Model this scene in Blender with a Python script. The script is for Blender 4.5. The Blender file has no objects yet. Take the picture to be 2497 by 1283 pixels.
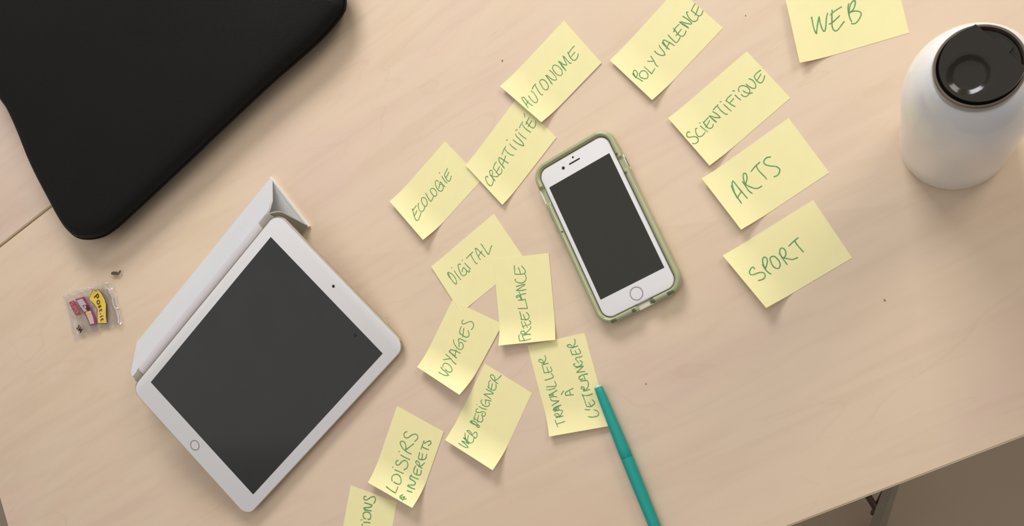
import bpy, bmesh, math, random
from mathutils import Vector, Matrix, Euler, noise
random.seed(7)
scene = bpy.context.scene
col = scene.collection

# ------------------------------------------------------------------ camera, world, lights, exposure
cam_data = bpy.data.cameras.new('camera')
cam = bpy.data.objects.new('camera', cam_data)
col.objects.link(cam)
CAM_H = 0.672294
cam.location = (0, 0, CAM_H)
cam.rotation_euler = (0.0443424, 0.432616, 0)
cam_data.sensor_width = 36.0
cam_data.lens = 36.0 * 2100.06 / 2497.0
cam_data.clip_start = 0.01
scene.camera = cam

world = bpy.data.worlds.new('world')
scene.world = world
world.use_nodes = True
bg = world.node_tree.nodes['Background']
bg.inputs[0].default_value = (1.0, 0.965, 0.935, 1)
bg.inputs[1].default_value = 0.27

def area(name, loc, target, size, power, color):
    d = bpy.data.lights.new(name, 'AREA')
    d.shape = 'RECTANGLE'; d.size = size[0]; d.size_y = size[1]
    d.energy = power; d.color = color
    o = bpy.data.objects.new(name, d); col.objects.link(o)
    o.location = loc
    o.rotation_euler = (Vector(target) - Vector(loc)).to_track_quat('-Z', 'Y').to_euler()
    return o
area('overhead_fill_light', (-0.5, 0.3, 1.95), (-0.5, 0.3, 0), (3.4, 2.8), 15, (1.0, 0.97, 0.95))  # broad overhead fill added for soft top light, not a real fixture
area('window_light', (-0.7, 1.95, 1.1), (-0.3, 0.0, 0), (1.1, 0.6), 38, (0.98, 0.98, 1.0))
area('side_lamp_light', (1.25, 1.55, 1.3), (-0.2, 0.05, 0), (0.9, 0.7), 17, (1.0, 0.93, 0.82))

scene.view_settings.view_transform = 'Standard'
scene.view_settings.look = 'None'
scene.view_settings.exposure = 0.0
scene.view_settings.gamma = 1.0
scene.view_settings.use_curve_mapping = False

# ------------------------------------------------------------------ helpers
def srgb(r, g, b):
    f = lambda c: (c/255/12.92) if c/255 <= 0.04045 else ((c/255+0.055)/1.055)**2.4
    return (f(r), f(g), f(b), 1)

def mat(name, color, rough=0.5, metal=0.0, spec=0.5, trans=0.0, alpha=1.0, coat=0.0, var=0.0, vscale=60.0, bump=0.0, bscale=600.0, ior=1.45, sheen=0.0, sss=0.0):
    m = bpy.data.materials.new(name); m.use_nodes = True
    nt = m.node_tree; b = nt.nodes['Principled BSDF']
    b.inputs['Base Color'].default_value = color
    b.inputs['Roughness'].default_value = rough
    b.inputs['Metallic'].default_value = metal
    b.inputs['Specular IOR Level'].default_value = spec
    b.inputs['Transmission Weight'].default_value = trans
    b.inputs['Alpha'].default_value = alpha
    b.inputs['Coat Weight'].default_value = coat
    b.inputs['IOR'].default_value = ior
    b.inputs['Sheen Weight'].default_value = sheen
    if sss:
        b.inputs['Subsurface Weight'].default_value = sss
        b.inputs['Subsurface Scale'].default_value = 0.004
    tc = nt.nodes.new('ShaderNodeTexCoord')
    if var:
        n = nt.nodes.new('ShaderNodeTexNoise'); n.inputs['Scale'].default_value = vscale; n.inputs['Detail'].default_value = 4
        nt.links.new(tc.outputs['Object'], n.inputs['Vector'])
        r = nt.nodes.new('ShaderNodeMapRange')
        r.inputs['From Min'].default_value = 0.3; r.inputs['From Max'].default_value = 0.7
        r.inputs['To Min'].default_value = 1-var; r.inputs['To Max'].default_value = 1+var
        nt.links.new(n.outputs['Fac'], r.inputs['Value'])
        h = nt.nodes.new('ShaderNodeHueSaturation'); h.inputs['Color'].default_value = color
        nt.links.new(r.outputs[0], h.inputs['Value'])
        nt.links.new(h.outputs[0], b.inputs['Base Color'])
    if bump:
        n2 = nt.nodes.new('ShaderNodeTexNoise'); n2.inputs['Scale'].default_value = bscale; n2.inputs['Detail'].default_value = 3
        nt.links.new(tc.outputs['Object'], n2.inputs['Vector'])
        bp = nt.nodes.new('ShaderNodeBump'); bp.inputs['Strength'].default_value = bump; bp.inputs['Distance'].default_value = 0.001
        nt.links.new(n2.outputs['Fac'], bp.inputs['Height']); nt.links.new(bp.outputs[0], b.inputs['Normal'])
    return m

def wood(name, tint=(1, 1, 1)):
    m = bpy.data.materials.new(name); m.use_nodes = True
    nt = m.node_tree; b = nt.nodes['Principled BSDF']
    N = nt.nodes.new; L = nt.links.new
    tc = N('ShaderNodeTexCoord')
    def tex(scale, sx, sy, detail, dist=0.0, rot=0.0, loc=(0, 0, 0)):
        mp = N('ShaderNodeMapping'); mp.inputs['Scale'].default_value = (sx, sy, 1); mp.inputs['Rotation'].default_value = (0, 0, rot)
        mp.inputs['Location'].default_value = loc
        L(tc.outputs['Object'], mp.inputs['Vector'])
        n = N('ShaderNodeTexNoise'); n.inputs['Scale'].default_value = scale; n.inputs['Detail'].default_value = detail
        n.inputs['Distortion'].default_value = dist
        L(mp.outputs[0], n.inputs['Vector']); return n
    def ramp(src, stops):
        r = N('ShaderNodeValToRGB'); e = r.color_ramp.elements
        while len(e) < len(stops): e.new(0.5)
        for k, (p, c) in enumerate(stops): e[k].position = p; e[k].color = c
        L(src, r.inputs[0]); return r
    T = lambda r, g, bb: tuple(a*t for a, t in zip(srgb(r, g, bb)[:3], tint)) + (1,)
    base = ramp(tex(7, 0.6, 1.4, 5, 0.6).outputs['Fac'], [(0.32, T(221, 195, 169)), (0.5, T(223, 200, 173)), (0.68, T(222, 195, 174))])
    wave = ramp(tex(16, 0.28, 2.6, 6, 1.6, 0.06).outputs['Fac'], [(0.35, (0.965, 0.957, 0.947, 1)), (0.5, (1, 1, 1, 1)), (0.7, (1.015, 1.015, 1.01, 1))])
    mx = N('ShaderNodeMixRGB'); mx.blend_type = 'MULTIPLY'; mx.inputs[0].default_value = 1
    L(base.outputs[0], mx.inputs[1]); L(wave.outputs[0], mx.inputs[2])
    # contour-like figure of the rotary-cut birch: thin darker lines
    fig = tex(5.0, 0.5, 2.2, 3, 0.8, 0.0, (3, 1, 0))
    mul = N('ShaderNodeMath'); mul.operation = 'MULTIPLY'; mul.inputs[1].default_value = 9; L(fig.outputs['Fac'], mul.inputs[0])
    fr = N('ShaderNodeMath'); fr.operation = 'FRACT'; L(mul.outputs[0], fr.inputs[0])
    fg = ramp(fr.outputs[0], [(0.0, (0.95, 0.935, 0.915, 1)), (0.06, (1, 1, 1, 1)), (0.9, (1, 1, 1, 1)), (1.0, (0.97, 0.96, 0.95, 1))])
    brk = tex(9, 0.6, 1.0, 3)
    bm = N('ShaderNodeMapRange'); bm.inputs['From Min'].default_value = 0.45; bm.inputs['From Max'].default_value = 0.6; L(brk.outputs['Fac'], bm.inputs['Value'])
    mx2 = N('ShaderNodeMixRGB'); mx2.blend_type = 'MULTIPLY'
    L(bm.outputs[0], mx2.inputs[0]); L(mx.outputs[0], mx2.inputs[1]); L(fg.outputs[0], mx2.inputs[2])
    # short dark flecks
    fl = ramp(tex(55, 0.35, 3.0, 2, 0.3, 0.1).outputs['Fac'], [(0.2, (0.88, 0.85, 0.81, 1)), (0.26, (1, 1, 1, 1))])
    mx3 = N('ShaderNodeMixRGB'); mx3.blend_type = 'MULTIPLY'; mx3.inputs[0].default_value = 0.8
    L(mx2.outputs[0], mx3.inputs[1]); L(fl.outputs[0], mx3.inputs[2])
    L(mx3.outputs[0], b.inputs['Base Color'])
    b.inputs['Roughness'].default_value = 0.42
    b.inputs['Specular IOR Level'].default_value = 0.35
    return m

def mesh_obj(name, verts, faces, m, parent=None, smooth=True, sharp=35):
    me = bpy.data.meshes.new(name); me.from_pydata([tuple(v) for v in verts], [], faces); me.update()
    bm = bmesh.new(); bm.from_mesh(me); bmesh.ops.recalc_face_normals(bm, faces=bm.faces)
    for f in bm.faces: f.smooth = smooth
    if smooth:
        for e in bm.edges:
            if len(e.link_faces) == 2 and e.calc_face_angle(0) > math.radians(sharp): e.smooth = False
    bm.to_mesh(me); bm.free()
    if m: me.materials.append(m)
    o = bpy.data.objects.new(name, me); col.objects.link(o)
    if parent: o.parent = parent
    return o

def thing(name, label, cat, loc=(0, 0, 0), rot=(0, 0, 0), group=None):
    o = bpy.data.objects.new(name, None); col.objects.link(o)
    o.empty_display_size = 0.02
    o.location = loc; o.rotation_euler = rot
    o['label'] = label; o['category'] = cat
    if group: o['group'] = group
    return o

def rrect(x0, y0, x1, y1, r, n=10):
    pts = []
    r = max(r, 1e-5)
    for cx, cy, a in ((x1-r, y1-r, 0), (x0+r, y1-r, 90), (x0+r, y0+r, 180), (x1-r, y0+r, 270)):
        for k in range(n+1):
            t = math.radians(a + 90*k/n); pts.append((cx+r*math.cos(t), cy+r*math.sin(t)))
    return pts

def loft(rings, cap0=True, cap1=True, closed=True):
    """rings: list of lists of 3D points with equal count."""
    n = len(rings[0]); v = [p for r in rings for p in r]; f = []
    for i in range(len(rings)-1):
        for k in range(n if closed else n-1):
            k2 = (k+1) % n
            f.append((i*n+k, i*n+k2, (i+1)*n+k2, (i+1)*n+k))
    if cap0: f.append(tuple(range(n-1, -1, -1)))
    if cap1: f.append(tuple((len(rings)-1)*n+k for k in range(n)))
    return v, f

def slab(name, box, r, prof, m, parent, n=10, holes=None):
    """rounded rectangle lofted through (inset, z) profile."""
    x0, y0, x1, y1 = box
    rings = [[(x, y, z) for x, y in rrect(x0+i, y0+i, x1-i, y1-i, r-i, n)] for i, z in prof]
    v, f = loft(rings)
    return mesh_obj(name, v, f, m, parent)

def lathe(name, prof, m, parent, n=96, axis='z', cap0=True, cap1=True):
    rings = []
    for r, z in prof:
        ring = []
        for k in range(n):
            a = 2*math.pi*k/n
            ring.append((r*math.cos(a), r*math.sin(a), z) if axis == 'z' else (z, r*math.cos(a), r*math.sin(a)))
        rings.append(ring)
    v, f = loft(rings, cap0, cap1)
    return mesh_obj(name, v, f, m, parent)

def disc(cx, cy, z, r, n=40, h=0.0001):
    lo = [(cx+r*math.cos(2*math.pi*k/n), cy+r*math.sin(2*math.pi*k/n), z-h) for k in range(n)]
    hi = [(a, b, z) for a, b, _ in lo]
    return loft([lo, hi])

def prism(name, poly, z0, z1, m, parent=None, bevel=0.0, smooth=False):
    rings = [[(x, y, z0) for x, y in poly], [(x, y, z1) for x, y in poly]]
    v, f = loft(rings)
    return mesh_obj(name, v, f, m, parent, smooth=smooth)

def bar(a, b, w0, w1, d0, d1):
    """tapered box between two points."""
    a = Vector(a); b = Vector(b); t = (b-a).normalized()
    s = t.cross(Vector((0.45, -0.89, 0))).normalized(); u = t.cross(s).normalized()
    rings = []
    for p, w, d in ((a, w0, d0), (b, w1, d1)):
        rings.append([tuple(p + s*w/2*sx + u*d/2*sy) for sx, sy in ((-1, -1), (1, -1), (1, 1), (-1, 1))])
    return loft(rings)

def catmull(pts, closed=False, step=5, corner=70):
    """smooth polyline through pts; sharp turns stay sharp."""
    n = len(pts); P = [Vector(p) for p in pts]; T = []
    for i in range(n):
        a = P[i-1] if (i > 0 or closed) else P[i]; b = P[(i+1) % n] if (i < n-1 or closed) else P[i]
        d0 = P[i]-a; d1 = b-P[i]
        if d0.length > 0 and d1.length > 0 and d0.angle(d1) > math.radians(corner): T.append(None)
        else: T.append((b-a)*0.5)
    out = []
    for i in range(n if closed else n-1):
        a, b = P[i], P[(i+1) % n]
        ta = T[i] if T[i] is not None else (b-a)*0.8
        tb = T[(i+1) % n] if T[(i+1) % n] is not None else (b-a)*0.8
        L = (b-a).length
        if ta.length > 1.2*L: ta = ta.normalized()*1.2*L
        if tb.length > 1.2*L: tb = tb.normalized()*1.2*L
        for k in range(step):
            t = k/step; t2 = t*t; t3 = t2*t
            out.append((2*t3-3*t2+1)*a + (t3-2*t2+t)*ta + (-2*t3+3*t2)*b + (t3-t2)*tb)
    if not closed: out.append(P[-1])
    return out

# ------------------------------------------------------------------ materials
M = dict(
    birch=wood('birch_laminate'),
    birch_reflect_tint=wood('birch_laminate_cool_reflection', (0.965, 0.965, 1.05)),  # same birch; the cooler reflected light is put into the tint
    edge=mat('birch_edge_band', srgb(214, 194, 160), 0.5, var=0.03, vscale=30),
    floor=mat('floor_linoleum', srgb(168, 150, 128), 0.6, var=0.05, vscale=3),
    leg=mat('grey_powder_coated_metal', srgb(150, 146, 132), 0.45, 0.3, var=0.05),
    brace=mat('dark_steel', srgb(92, 76, 66), 0.5, 0.4),
    paper=mat('yellow_note_paper', srgb(241, 231, 172), 0.48, spec=0.35, var=0.012, vscale=90),
    ink=mat('green_felt_ink', srgb(104, 156, 102), 0.75, spec=0.1, var=0.22, vscale=160),
    sleeve=mat('black_neoprene', srgb(21, 19, 16), 0.55, spec=0.16, var=0.12, vscale=8, bump=0.5, bscale=1500),
    seam=mat('black_piping', srgb(24, 21, 20), 0.8, spec=0.15),
    alu=mat('silver_aluminium', srgb(205, 200, 190), 0.28, 0.85, var=0.02),
    gold_edge=mat('polished_chamfer', srgb(226, 212, 188), 0.15, 1.0),
    bezel=mat('white_bezel_glass', srgb(226, 224, 224), 0.22, spec=0.4),
    screen=mat('switched_off_screen_glass', srgb(48, 48, 48), 0.14, spec=0.5, var=0.06, vscale=25),
    phone_screen=mat('phone_screen_glass', srgb(44, 43, 36), 0.14, spec=0.5),
    dark=mat('dark_glass', srgb(22, 20, 20), 0.3),
    ring=mat('home_button_ring', srgb(165, 160, 160), 0.25, 0.8),
    case=mat('olive_translucent_rubber', srgb(184, 188, 146), 0.3, spec=0.5, trans=0.25, sss=0.0, var=0.05, vscale=40, coat=0.3),
    case_dark=mat('case_dark_vent', srgb(78, 88, 62), 0.5),
    case_pale=mat('pale_case_rim', srgb(224, 219, 200), 0.25, coat=0.4),
    cover=mat('white_polyurethane_cover', srgb(208, 209, 210), 0.5, spec=0.3, var=0.015, vscale=20, bump=0.1, bscale=2500),
    lining=mat('grey_microfibre_lining', srgb(158, 154, 142), 0.9, spec=0.1, var=0.03, vscale=200),
    lining_pale=mat('pale_grey_lining', srgb(205, 205, 203), 0.85, spec=0.1, var=0.02),
    edge_white=mat('white_panel_rim', srgb(226, 224, 216), 0.5),
    hinge=mat('lilac_white_hinge', srgb(205, 199, 201), 0.45, var=0.02),
    pen=mat('teal_plastic', srgb(30, 152, 140), 0.38, spec=0.4, var=0.02),
    pen_rim=mat('pale_teal_rim', srgb(176, 208, 196), 0.35),
    bottle=mat('white_powder_coat', srgb(238, 237, 238), 0.3, spec=0.5, coat=0.4, var=0.01),
    lid=mat('smoky_dark_lid', srgb(38, 34, 25), 0.2, spec=0.4, trans=0.0, coat=0.1),
    lid_ring=mat('smoky_clear_collar', srgb(118, 106, 94), 0.2, spec=0.6, trans=0.35, coat=0.4),
    lid_black=mat('lid_recess', srgb(34, 32, 27), 0.3, spec=0.5),
    crumb=mat('brown_crumb', srgb(130, 96, 70), 0.8),
    tape_dark=mat('torn_dark_film', srgb(92, 80, 66), 0.4, var=0.3, vscale=800),
    yellow_ink=mat('yellow_print', srgb(222, 192, 72), 0.5, var=0.06, vscale=90),
    orange_ink=mat('amber_print', srgb(224, 186, 98), 0.5, var=0.05, vscale=90),
    brown_ink=mat('dark_brown_print', srgb(62, 44, 30), 0.5),
    red_ink=mat('maroon_print', srgb(150, 66, 72), 0.5, var=0.12, vscale=400),
    pink_ink=mat('pink_print', srgb(205, 140, 146), 0.5),
    purple_ink=mat('purple_print', srgb(142, 54, 104), 0.5, var=0.12, vscale=500),
    grey_ink_shade=mat('grey_print_shade', srgb(160, 148, 136), 0.5, alpha=0.16, var=0.08, vscale=200),
)
def film_material():
    m = bpy.data.materials.new('crinkled_clear_film'); m.use_nodes = True
    nt = m.node_tree; nt.nodes.remove(nt.nodes['Principled BSDF'])
    out = [n for n in nt.nodes if n.type == 'OUTPUT_MATERIAL'][0]
    tr = nt.nodes.new('ShaderNodeBsdfTransparent'); tr.inputs[0].default_value = (1, 1, 1, 1)
    gl = nt.nodes.new('ShaderNodeBsdfGlossy'); gl.inputs['Roughness'].default_value = 0.12
    df = nt.nodes.new('ShaderNodeBsdfDiffuse'); df.inputs[0].default_value = (0.92, 0.89, 0.90, 1)
    a = nt.nodes.new('ShaderNodeMixShader'); a.inputs[0].default_value = 0.13
    b = nt.nodes.new('ShaderNodeMixShader')
    lw = nt.nodes.new('ShaderNodeLayerWeight'); lw.inputs[0].default_value = 0.3
    fr = nt.nodes.new('ShaderNodeMapRange'); fr.inputs['To Min'].default_value = 0.11; fr.inputs['To Max'].default_value = 0.5
    nt.links.new(lw.outputs['Facing'], fr.inputs['Value'])
    tc = nt.nodes.new('ShaderNodeTexCoord')
    n = nt.nodes.new('ShaderNodeTexNoise'); n.inputs['Scale'].default_value = 220
    nt.links.new(tc.outputs['Object'], n.inputs['Vector'])
    bp = nt.nodes.new('ShaderNodeBump'); bp.inputs['Strength'].default_value = 0.22; bp.inputs['Distance'].default_value = 0.002
    nt.links.new(n.outputs['Fac'], bp.inputs['Height'])
    nt.links.new(bp.outputs[0], gl.inputs['Normal'])
    nt.links.new(tr.outputs[0], a.inputs[1]); nt.links.new(df.outputs[0], a.inputs[2])
    nt.links.new(fr.outputs[0], b.inputs[0]); nt.links.new(a.outputs[0], b.inputs[1]); nt.links.new(gl.outputs[0], b.inputs[2])
    nt.links.new(b.outputs[0], out.inputs['Surface'])
    return m
M['film'] = film_material()

# ------------------------------------------------------------------ structure: floor
FZ = -0.74
fl = mesh_obj('floor', [(-2.5, -2.5, FZ), (2.5, -2.5, FZ), (2.5, 2.5, FZ), (-2.5, 2.5, FZ),
                        (-2.5, -2.5, FZ-0.05), (2.5, -2.5, FZ-0.05), (2.5, 2.5, FZ-0.05), (-2.5, 2.5, FZ-0.05)],
              [(0, 1, 2, 3), (7, 6, 5, 4), (0, 4, 5, 1), (1, 5, 6, 2), (2, 6, 7, 3), (3, 7, 4, 0)], M['floor'], smooth=False)
fl['kind'] = 'structure'

# ------------------------------------------------------------------ tables (both tops turned 26.6 degrees)
TA = math.radians(26.6)
TH = 0.016
def table(label, n0, n1, l0, l1, wm):
    # local frame: x along the front edge, y across
    t = thing('table', label, 'table', (0, 0, 0), (0, 0, TA))
    slab('tabletop', (l0, n0, l1, n1), 0.004, [(0.0012, -TH), (0.0008, -TH), (0.0008, -0.0008), (0.0014, -0.0001), (0.0022, 0)], wm, t, 4)
    # laminate edge band, a thin strip all around just below the top face
    for (a0, b0, a1, b1) in ((l0, n0, l1, n0+0.0012), (l0, n1-0.0012, l1, n1), (l0, n0+0.0012, l0+0.0012, n1-0.0012), (l1-0.0012, n0+0.0012, l1, n1-0.0012)):
        slab('edge_band', (a0, b0, a1, b1), 0.0003, [(0.0002, -TH), (0, -TH+0.0006), (0, -0.0016), (0.0002, -0.0008)], M['edge'], t, 2)
    return t
front_n = -0.1115
tab1 = table('pale birch table under the notes, tablet and phone', front_n, 0.4965, -0.970, 0.43, M['birch'])
tab2 = table('second birch table pushed against the back edge, beyond the thin seam at far left', 0.4985, 1.09, -0.970, 0.43, M['birch_reflect_tint'])
INV = Matrix.Rotation(-TA, 4, 'Z')
def tloc(p): return tuple(INV @ Vector(p))
# splayed trestle leg with crossing rods seen past the front edge
v, f = bar(tloc((-0.0113, -0.1239, -0.02)), tloc((-0.0574, -0.3572, -0.738)), 0.010, 0.032, 0.006, 0.014)
mesh_obj('leg', v, f, M['leg'], tab1, smooth=False)
def rod(name, a, b, r, m, parent):
    a = Vector(a); b = Vector(b); t = (b-a).normalized(); s = t.orthogonal().normalized(); u = t.cross(s)
    rings = [[tuple(p + s*r*math.cos(k*math.pi/5) + u*r*math.sin(k*math.pi/5)) for k in range(10)] for p in (a, b)]
    v, f = loft(rings); return mesh_obj(name, v, f, m, parent)
rod('brace', tloc((-0.058, -0.2323, -0.5)), tloc((-0.0401, -0.32, -0.7)), 0.0045, M['brace'], tab1)
rod('brace', tloc((-0.0316, -0.232, -0.5)), tloc((-0.0548, -0.3064, -0.69)), 0.0035, M['brace'], tab1)
# the other legs of both tables, straight down at the far corners
for t, pts in ((tab1, ((0.36, -0.04), (0.36, 0.43), (-0.90, 0.43), (-0.86, -0.02))), (tab2, ((0.36, 0.57), (0.36, 1.02), (-0.90, 1.02), (-0.90, 0.57)))):
    for x, y in pts:
        v, f = bar((x, y, -TH), (x, y, FZ), 0.03, 0.03, 0.03, 0.03); mesh_obj('leg', v, f, M['leg'], t, smooth=False)

# ------------------------------------------------------------------ black laptop sleeve
d1 = Vector((0.83, 0.558)); d2 = Vector((-0.613, 0.790))
vis = [(-0.4775, 0.2829), (-0.4792, 0.2738), (-0.488, 0.2637), (-0.504, 0.2505), (-0.5319, 0.2329), (-0.5631, 0.2143), (-0.613, 0.1823),
       (-0.6673, 0.1461), (-0.7106, 0.118), (-0.7503, 0.0926), (-0.7706, 0.0798), (-0.7914, 0.0708), (-0.8154, 0.0684), (-0.8342, 0.0721),
       (-0.8503, 0.0836), (-0.8775, 0.1161), (-0.9055, 0.1537), (-0.9339, 0.1995), (-0.9491, 0.2215), (-0.9596, 0.2322), (-0.9673, 0.2422)]
vis = [Vector(p)*0.9909 for p in vis]
farl = Vector((-0.9673, 0.2422))*0.9909 + d2*0.17
far = [farl, farl + d2*0.025 + d1*0.012, farl + d2*0.037 + d1*0.040, farl + d2*0.04 + d1*0.12, farl + d2*0.04 + d1*0.24,
       farl + d2*0.04 + d1*0.36, farl + d2*0.035 + d1*0.395, farl + d2*0.015 + d1*0.415]
rt = farl + d1*0.418 - d2*0.02
rb = Vector((-0.4765, 0.3000))
ring2 = vis + far + [rt, rt.lerp(rb, 0.5), rb]
outl = catmull([p.to_3d() for p in ring2], closed=True, step=4, corner=170)
cen = sum(outl, Vector())/len(outl)
base = thing('laptop_sleeve', 'large black fabric laptop sleeve with rounded corners at upper left', 'laptop sleeve', (cen.x, cen.y, 0))
def inset(pts, d):
    n = len(pts); o = []
    for i in range(n):
        t = (pts[(i+1) % n]-pts[i-1]).normalized(); nn = Vector((-t.y, t.x, 0))
        if nn.dot(cen-pts[i]) < 0: nn = -nn
        o.append(pts[i]+nn*d)
    return o
def level(d, z, s=1.0):
    r = []
    for p in inset(outl, d):
        q = cen + (p-cen)*s; w = 0.0006*noise.noise(Vector((q.x*22, q.y*22, z*30)))
        r.append((q.x-cen.x, q.y-cen.y, z+w if z > 0.002 else z))
    return r
rings = [level(0.022, 0.0006), level(0.013, 0.002), level(0.006, 0.009), level(0.0018, 0.0145), level(0.0, 0.0195),
         level(0.0006, 0.0225), level(0.0026, 0.0255), level(0.007, 0.0285), level(0.014, 0.0300), level(0.024, 0.0308),
         level(0.024, 0.0316, 0.7), level(0.024, 0.0320, 0.35), level(0.024, 0.0320, 0.1)]
v, f = loft(rings)
mesh_obj('body', v, f, M['sleeve'], base, sharp=80)
# stitched piping around the rim
pr = []
lv = level(-0.0004, 0.0190); n = len(lv); vv = []; ff = []
for i, p in enumerate(lv):
    a = Vector(lv[i-1]); b = Vector(lv[(i+1) % n]); t = (b-a).normalized(); s = Vector((0, 0, 1)); u = t.cross(s)
    for k in range(6):
        c = math.cos(k*math.pi/3)*0.0011; d = math.sin(k*math.pi/3)*0.0011
        vv.append(tuple(Vector(p)+s*c+u*d))
for i in range(n):
    for k in range(6):
        j = (i+1) % n; k2 = (k+1) % 6; ff.append((i*6+k, i*6+k2, j*6+k2, j*6+k))
mesh_obj('piping', vv, ff, M['seam'], base)

# ------------------------------------------------------------------ tablet leaning on its folded cover
KT = 1.0275
q0 = Vector((-0.6651, -0.0779, 0.0615)); C0 = Vector((0, 0, CAM_H))
tl = C0 + (q0-C0)*KT
tab = thing('tablet', 'white tablet with dark switched-off screen, tilted up on its folded cover', 'tablet', tl, (0.2214, 0.0123, 0.7636))
S = KT
bx = (-0.0217*S, -0.1585*S, 0.2183*S, 0.0110*S)
slab('body', bx, 0.0118, [(0.0045, -0.0062), (0.0018, -0.0056), (0.0006, -0.0040), (0.0002, -0.0012), (0.0, -0.0006)], M['alu'], tab, 12)
slab('chamfer', bx, 0.0118, [(0.0, -0.00062), (0.0, -0.0004), (0.0007, 0.0), (0.0011, -0.0001), (0.0011, -0.0006)], M['gold_edge'], tab, 12)
slab('bezel', (bx[0]+0.0011, bx[1]+0.0011, bx[2]-0.0011, bx[3]-0.0011), 0.0108, [(0, -0.0006), (0, 0.00002), (0.0003, 0.0001)], M['bezel'], tab, 12)
slab('screen', (0, -0.1475*S, 0.1966*S, 0), 0.0003, [(0, 0.0), (0, 0.00014)], M['screen'], tab, 2)
def annulus(name, cx, cy, z, r0, r1, m, parent, n=48, h=0.00015):
    rg = [[(cx+r*math.cos(2*math.pi*k/n), cy+r*math.sin(2*math.pi*k/n), zz) for k in range(n)] for r, zz in ((r1, z), (r1, z+h), (r0, z+h), (r0, z))]
    v, f = loft(rg, False, False); return mesh_obj(name, v, f, m, parent)
def dot(name, cx, cy, z, r, m, parent):
    v, f = disc(cx, cy, z, r); return mesh_obj(name, v, f, m, parent)
hb = annulus('home_button', -0.0110*S, -0.0737*S, 0.0001, 0.0044, 0.0053, M['ring'], tab)
dot('front_camera', 0.2073*S, -0.0737*S, 0.00025, 0.0014, M['dark'], tab)
dot('screen_smudge', 0.1895*S, -0.118*S, 0.00022, 0.0016, M['dark'], tab)
pb = slab('power_button', (0, 0, 0.0016, 0.0105), 0.0007, [(0, 0), (0, 0.0004), (0.0003, 0.0006)], M['alu'], tab, 4)
pb.location = (bx[2]-0.0004, -0.1325*S, -0.0045); pb.rotation_euler = (0, math.radians(90), 0)

# ------------------------------------------------------------------ folded cover (triangular prop)
A = Vector((-0.5728, 0.1226, 0.0)); lv_ = Vector((-0.7318, -0.6815, 0)); ev_ = Vector((0.6815, -0.7318, 0))
cov = thing('tablet_cover', 'white cover folded into a triangular prop under the tablet', 'tablet cover', A, (0, 0, math.atan2(-lv_.y, -lv_.x)))
# local frame: x runs back towards the open end (x = -along), y = -across
def cl(al, ac, z): return (-al, -ac, z)
def sheet(name, path, ends, m, th=0.0018, rounds=None, n=8):
    """thin padded panel swept along; path = list of (across, z), ends = function giving along-min, along-max."""
    top = []; k = len(path)
    v = []; f = []
    P = [Vector((a, z)) for a, z in path]
    N_ = []
    for i in range(k):
        t = (P[min(i+1, k-1)]-P[max(i-1, 0)]).normalized(); N_.append(Vector((-t.y, t.x)))
    for i in range(k):
        a0, a1 = ends(i/(k-1))
        for al in (a0, a1):
            o = P[i]; q = P[i]-N_[i]*th
            v.append(cl(al, o.x, o.y)); v.append(cl(al, q.x, q.y))
    for i in range(k-1):
        a = i*4; b = a+4
        f += [(a, b, b+2, a+2), (a+1, a+3, b+3, b+1), (a, a+1, b+1, b), (a+2, b+2, b+3, a+3)]
    f += [(0, 2, 3, 1), (4*k-4, 4*k-3, 4*k-1, 4*k-2)]
    return mesh_obj(name, v, f, m, cov)
LL = 0.2445
sheet('base_panel', [(0.0, 0.0022), (0.034, 0.0022), (0.069, 0.0022)], lambda t: (0.0, LL), M['lining_pale'], 0.0020)
sheet('panel_edge', [(-0.0004, 0.0027), (0.034, 0.0027), (0.0695, 0.0027)], lambda t: (-0.0009, 0.0014), M['edge_white'], 0.0024)
def e1(t):
    c = 0.0
    if t > 0.78: c = 0.012*((t-0.78)/0.22)**2
    return (c, LL-c*0.3)
pth = []
for i in range(15):
    t = i/14; pth.append((0.0006+0.0455*t + (0.0016 if t > 0.9 else 0), 0.0022+0.0355*t))
sheet('outer_panel', pth, e1, M['cover'], 0.0019)
# support panel: from the ridge down to the inner edge on the table, grey lining outwards
def e3(t):
    c = 0.0
    if t < 0.3: c = 0.011*(1-t/0.3)**2
    return (0.0+c, LL-c)
pth3 = []
for i in range(20):
    t = i/19
    pth3.append((0.0475+0.0215*t, 0.0375*(1-t)**1.0+0.0022*t))
sheet('support_panel', pth3, e3, M['lining'], 0.0018)
# magnetic hinge strip along the tablet's raised edge
sheet('hinge', [(0.0462, 0.0376), (0.049, 0.0392), (0.053, 0.0392), (0.0565, 0.0375), (0.058, 0.035)], lambda t: (0.0215, 0.2275), M['hinge'], 0.0014)
# thin grey tongues of the lining poking past both ends of the hinge
for al0, al1 in ((0.0055, 0.0215), (0.2275, 0.2405)):
    sheet('lining_tongue', [(0.0470, 0.0372), (0.050, 0.0380), (0.054, 0.0376), (0.060, 0.0330)], lambda t, a=al0, b=al1: ((a + (0.004*(1-t*2) if a < 0.1 and t < .5 else 0)), (b - (0.003*(1-t*2) if a > 0.1 and t < .5 else 0))), M['lining'], 0.0012)

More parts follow.
